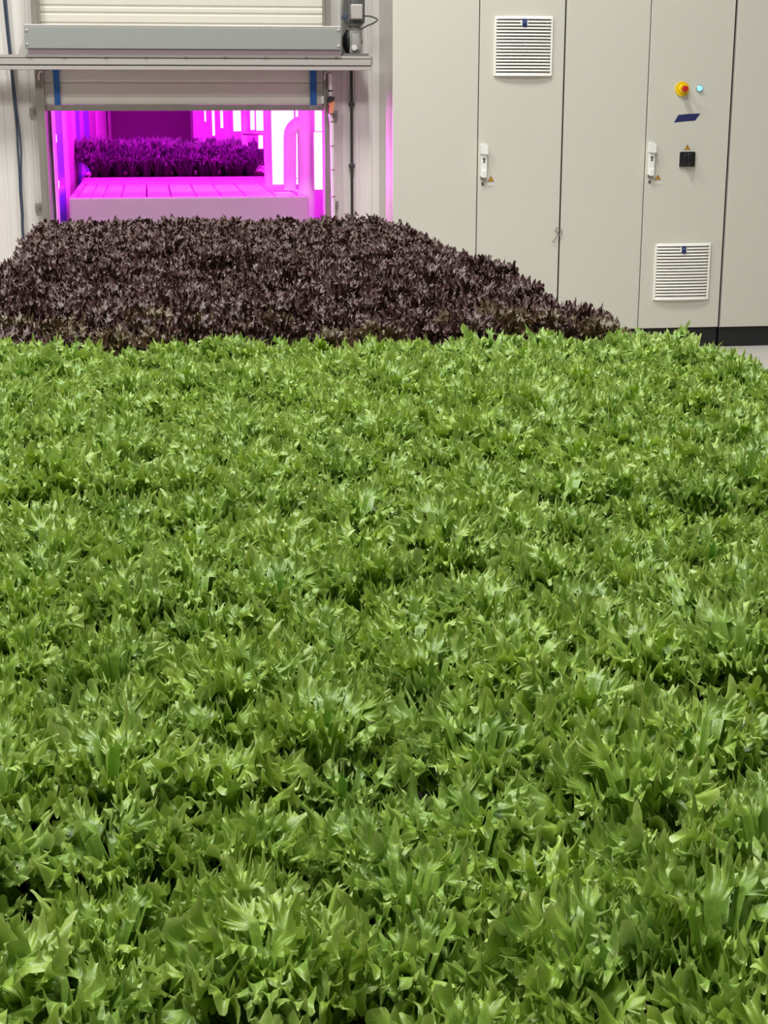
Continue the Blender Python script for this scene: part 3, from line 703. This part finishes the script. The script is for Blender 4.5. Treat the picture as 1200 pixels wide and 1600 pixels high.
# two-strand cable hanging at the left
YK = 9.20
ptsA = [(2, -40), (6, 0), (10, 40), (15, 86), (18, 115), (21, 150), (24, 175), (26.5, 205), (28, 235), (30, 262), (31.5, 300), (34, 335), (35, 362)]
ptsB = [(5, -40), (8.5, 0), (12, 40), (16.5, 86), (19, 115), (22.8, 150), (25.5, 175), (29.5, 205), (32.4, 235), (32.2, 262), (32.8, 300), (35, 335), (35.6, 362)]
def smooth(pts):
    P = [Vector(at(x, y, YK)) for x, y in pts]; P.append(P[-1] + Vector((0.004, 0, -0.3))); P.append(Vector((P[-1].x, YK, 0.02))); out = []
    for i in range(len(P) - 1):
        a, b, c, d = P[max(i - 1, 0)], P[i], P[i + 1], P[min(i + 2, len(P) - 1)]
        for k in range(4):
            s = k / 4; out.append(0.5 * ((2 * b) + (c - a) * s + (2 * a - 5 * b + 4 * c - d) * s * s + (3 * b - a - 3 * c + d) * s ** 3))
    return out + [P[-1]]
tag(MB().tube(smooth(ptsA), 0.0062, 8).build('hanging_cable', 'cable_blue', smooth=True, origin=(at(34, 340, YK).x, YK, 0)), 'left strand of the blue-grey cable pair hanging down the left wall', 'cable', 'hanging cable pair')
tag(MB().tube([v + Vector((0.004, -0.013, 0)) for v in smooth(ptsB)], 0.0055, 8).build('hanging_cable', 'cable_blue', smooth=True, origin=(at(34, 340, YK).x, YK, 0)), 'right strand of the blue-grey cable pair hanging down the left wall', 'cable', 'hanging cable pair')

# ------------------------------------------------------------------ control cabinets
YC = 8.72; CTOP = 2.31; PL = 0.113
X0, X1, X2, X3, X4, X5 = 1.351, 1.837, 2.326, 2.817, 3.314, 4.33
def cabinet(name, x0, x1, mids, label, yf=YC, first=False, gap=0.005):
    t = thing(name, ((x0 + x1) / 2, yf + 0.26, 0), label, 'cabinet', 'grey control cabinets along the back wall')
    b = MB()
    b.box((x0 + 0.001, yf + 0.026, PL + 0.0005), (x1 - 0.001, YW - 0.012, CTOP), 0.003)
    b.build('body', 'cabinet_side' if first else 'cabinet_gap', t)
    MB().box((x0 + 0.004, yf + 0.018, 0), (x1 - 0.004, YW - 0.02, PL), 0.002).build('plinth', 'plinth_black', t)['label'] = 'black plinth'
    xs = [x0] + mids + [x1]; doors = []
    for i, (a, c) in enumerate(zip(xs, xs[1:])):
        ga = gap if i == 0 else 0.0028; gc = gap if i == len(xs) - 2 else 0.0028
        if first and i == 0: ga = 0.001
        m = MB().box((a + ga, yf, PL + 0.006), (c - gc, yf + 0.0195, CTOP - 0.004), 0.003, 3)
        doors.append(m.build('door', 'cabinet_paint', t))
    m = MB().box((x0 + 0.012, yf + 0.020, PL + 0.01), (x1 - 0.012, yf + 0.0258, CTOP - 0.01)); m.build('door_seal', 'cabinet_gap', t)
    return t, doors
cabA, dA = cabinet('control_cabinet', X0, X2, [X1], 'leftmost grey control cabinet with vent high on its right door', first=True)
cabB, dB = cabinet('control_cabinet', X2, X4, [X3], 'middle grey control cabinet with red emergency stop, black switch and low vent')
cabC, dC = cabinet('control_cabinet', X4 + 0.002, X5, [], 'rightmost grey control cabinet, plain, cut by the right photo edge', yf=YC - 0.012)
MB().box((X4 + 0.004, YC - 0.010, PL + 0.004), (X4 + 0.0066, YC + 0.006, CTOP - 0.004)).build('edge_strip', 'aluminium', cabC)

def vent(cab, px0, py0, px1, py1, lab):
    p, q = at(px0, py0, YC), at(px1, py1, YC); x0, x1, z1, z0 = p.x, q.x, p.z, q.z; W = x1 - x0; H = z1 - z0
    m = MB()
    m.box((x0, YC - 0.012, z0), (x0 + 0.012, YC - 0.0004, z1), 0.002); m.box((x1 - 0.012, YC - 0.012, z0), (x1, YC - 0.0004, z1), 0.002)
    n = 18; pit = H / (n + 0.35)
    def slat(za, zb, xa, xb):
        N = 14
        ringF, ringB = [], []
        vs = []
        for k in range(N + 1):
            x = xa + (xb - xa) * k / N; u = (x - x0) / W * 2 - 1
            d = 0.014 + 0.013 * (1 - abs(u) ** 2.6) 
            if abs(u) > 0.97: d = 0.011
            zz = [(YC - 0.003, za), (YC - d + 0.003, za), (YC - d, za + 0.002), (YC - d + 0.007, zb - 0.002), (YC - d + 0.010, zb), (YC - 0.003, zb)]
            vs.append([m.bm.verts.new((x, yy, z_)) for yy, z_ in zz])
        for A, B in zip(vs, vs[1:]):
            for k in range(6): m.bm.faces.new([A[k], A[(k + 1) % 6], B[(k + 1) % 6], B[k]])
        m.bm.faces.new(vs[0]); m.bm.faces.new(list(reversed(vs[-1])))
    top = z1 - 1.25 * pit + pit * 0.35
    slat(top, z1, x0, x1)
    xm = (x0 + x1) / 2
    for k in range(1, n):
        zb = top - (k - 1) * pit - pit * 0.40; za = zb - pit * 0.60
        if k == n - 1: za = z0
        if k in (1, 2):
            slat(za, zb, x0 + 0.004, xm - 0.020); slat(za, zb, xm + 0.020, x1 - 0.004)
        else: slat(za, zb, x0 + 0.004, x1 - 0.004)
    b_ = top - 2 * pit
    m.box((xm - 0.022, YC - 0.022, b_ - 0.001), (xm + 0.022, YC - 0.003, top - pit * 0.2), 0.004)
    g = m.build('vent_grille', 'white_plastic', cab); g['label'] = lab
    MB().box((x0 + 0.0125, YC - 0.0025, z0 + 0.001), (x1 - 0.0125, YC - 0.0004, z1 - 0.001)).build('shaded_filter', 'filter_shade', g)  # filter backing, coloured for the shade between the slats
    d = MB().box((xm - 0.0125, YC - 0.0295, b_ - 0.004), (xm + 0.0125, YC - 0.0222, top - pit * 0.05), 0.002).build('badge', 'blue_badge', g); d['label'] = 'small dark blue badge'
    mk = MB(); zc = (b_ + top) / 2
    mk.box((xm - 0.006, YC - 0.0302, zc + 0.004), (xm + 0.006, YC - 0.0296, zc + 0.0075)); mk.box((xm - 0.006, YC - 0.0302, zc - 0.0015), (xm - 0.002, YC - 0.0296, zc + 0.004)); mk.box((xm + 0.001, YC - 0.0302, zc - 0.002), (xm + 0.006, YC - 0.0296, zc + 0.002))
    mk.build('badge_mark', 'badge_mark', g)
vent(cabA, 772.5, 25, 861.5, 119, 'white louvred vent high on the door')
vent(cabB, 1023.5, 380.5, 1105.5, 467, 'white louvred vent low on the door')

def handle(door, x_, ytop, ybot):
    p, q = at(x_, ytop, YC), at(x_, ybot, YC); x = p.x; z1, z0 = p.z, q.z; H = z1 - z0; w_ = 0.019
    m = MB()
    m.prism([(x - w_, z1 - 0.30 * H), (x + w_ + 0.004, z1 - 0.30 * H), (x + w_, z1 - 0.06 * H), (x + w_ * 0.6, z1), (x - w_ * 0.7, z1), (x - w_, z1 - 0.04 * H)], 1, YC - 0.034, YC - 0.0004)
    m.box((x - w_ * 0.9, YC - 0.024, z0 + 0.01), (x + w_ * 0.95, YC - 0.0004, z1 - 0.31 * H), 0.004)
    m.box((x - w_ * 0.7, YC - 0.034, z0 + 0.004), (x + w_ * 0.85, YC - 0.0235, z0 + 0.25 * H), 0.005)
    o = m.build('handle', 'handle_plastic', door); o['label'] = 'white swing handle'
    k = MB().lathe((x, YC - 0.0241, z1 - 0.44 * H), [(0, 0), (0, 0.0085), (0.0015, 0.0085), (0.0015, 0)], n=16); k.box((x - 0.006, YC - 0.0256, z1 - 0.54 * H), (x + 0.006, YC - 0.0241, z1 - 0.49 * H)); k.mi = 0
    k.build('keyhole', 'motor_dark', door)
    MB().box((x - w_ * 0.8, YC - 0.014, z0 - 0.002), (x + w_ * 0.75, YC - 0.0004, z0 + 0.0095), 0.002).build('handle_foot', 'motor_dark', door)
    MB().lathe((x - 0.001, YC - 0.0003, z0 - 0.03), [(0, 0), (0, 0.009), (0.003, 0.009), (0.003, 0.0055), (0.0008, 0.0055), (0.0008, 0)], n=16).build('lock', 'motor_dark', door)
handle(dA[1], 755.5, 224.5, 279); handle(dB[1], 1017.8, 222, 276)

def warning(cab, xc, ytop, ybot, plate):
    p, q = at(xc, ytop, YC), at(xc, ybot, YC); H = p.z - q.z; x = p.x; hw = H * 0.62
    def tri(s, dy, mname, par, nm):
        zc = q.z + H / 3; pts = [(x - hw * s, zc - H / 3 * s), (x + hw * s, zc - H / 3 * s), (x, zc + H * 2 / 3 * s)]
        return MB().prism(pts, 1, YC - dy, YC - dy + 0.0006).build(nm, mname, par)
    base = tri(1.28, 0.0012, 'sticker_white', cab, 'warning_sticker'); base['label'] = 'yellow warning triangle sticker with a black lightning bolt'
    tri(1.0, 0.0019, 'sticker_black', base, 'border'); tri(0.78, 0.0026, 'sticker_yellow', base, 'yellow_field')
    z = q.z + H * 0.38; s = H * 0.30
    MB().prism([(x - s * 0.05, z + s), (x + s * 0.22, z + s), (x + s * 0.10, z + s * 0.25), (x + s * 0.36, z + s * 0.25), (x - s * 0.02, z - s * 0.85), (x + s * 0.04, z - s * 0.1), (x - s * 0.26, z - s * 0.1)], 1, YC - 0.0033, YC - 0.0027).build('lightning_bolt', 'sticker_black', base)
    if plate:
        b0, b1 = at(xc - 5.5, ybot + 2.2, YC), at(xc + 5.5, ybot + 7, YC); MB().box((b0.x, YC - 0.0011, b1.z), (b1.x, YC - 0.0004, b0.z)).build('sticker_plate', 'sticker_white', base)
warning(cabA, 767, 274.5, 283.5, True); warning(cabB, 1028, 272.5, 281, True); warning(cabB, 1074, 225.5, 234, False)

p = at(1065.5, 139, YC)
o = MB().lathe((p.x, YC - 0.0004, p.z), [(0, 0), (0, 0.041), (0.004, 0.041), (0.010, 0.040), (0.010, 0.026), (0.028, 0.021), (0.028, 0)]).build('emergency_stop', 'yellow_plastic', cabB, True); o['label'] = 'yellow emergency stop collar with red button'
MB().lathe((p.x, YC - 0.0286, p.z), [(0, 0), (0, 0.012), (0.018, 0.012), (0.020, 0.0185), (0.034, 0.0185), (0.040, 0.014), (0.042, 0)]).build('button', 'red_plastic', o, True)
p = at(1092.5, 138, YC)
o = MB().lathe((p.x, YC - 0.0004, p.z), [(0, 0), (0, 0.019), (0.006, 0.019), (0.008, 0.0155), (0.004, 0.0155), (0.004, 0)]).build('indicator_lamp', 'lamp_rim', cabB, True); o['label'] = 'round lit cyan indicator lamp'
MB().lathe((p.x, YC - 0.0045, p.z), [(0, 0), (0, 0.0152), (0.010, 0.0140), (0.013, 0.009), (0.014, 0)]).build('lens', 'lamp_glow', o, True)
poly = [at(x, y, YC) for x, y in ((1053, 191.5), (1060, 179.5), (1078, 177.8), (1094.5, 177.3), (1086, 188.5), (1070, 189.6))]
o = MB().prism([(v.x, v.z) for v in poly], 1, YC - 0.0012, YC - 0.0004).build('tape_strip', 'blue_tape', cabB); o['label'] = 'slanted strip of dark blue tape'
p, q = at(1061.5, 237, YC), at(1084.5, 260.5, YC)
o = MB().box((p.x - 0.006, YC - 0.0016, q.z - 0.003), (q.x + 0.004, YC - 0.0004, p.z + 0.007), 0.0004).build('switch_plate', 'sticker_white', cabB)
sw = MB().box((p.x, YC - 0.016, q.z), (q.x, YC - 0.0018, p.z), 0.005, 3).build('main_switch', 'dark_plastic', cabB, True); sw['label'] = 'square black rotary main switch'
xc, zc = (p.x + q.x) / 2, (p.z + q.z) / 2
m = MB().lathe((xc, YC - 0.0162, zc), [(0, 0), (0, 0.034), (0.010, 0.033), (0.012, 0.029), (0.012, 0)])
m.box((xc - 0.010, YC - 0.052, zc - 0.034), (xc + 0.012, YC - 0.027, zc + 0.034), 0.006, 3)
m.build('knob', 'dark_plastic', sw, True)

# thin wire loop caught in the gap between the two cabinets
t0 = at(872.5, 360, YC - 0.012)
pts = [at(x, y, YC - 0.010) for x, y in ((873.5, 366.5), (869.5, 362.5), (867.3, 359.5), (868.5, 357), (871.5, 356.5), (875.5, 358), (878.2, 361.5), (878.3, 365.5), (875.5, 367.5), (871.8, 367), (869, 370), (866.5, 375), (864.8, 378.5), (862.5, 377.5))]
tag(MB().tube(pts, 0.0022, 7).build('wire_loop', 'wire_steel', smooth=True, origin=t0), 'thin bent wire loop caught in the gap between two cabinets', 'wire')
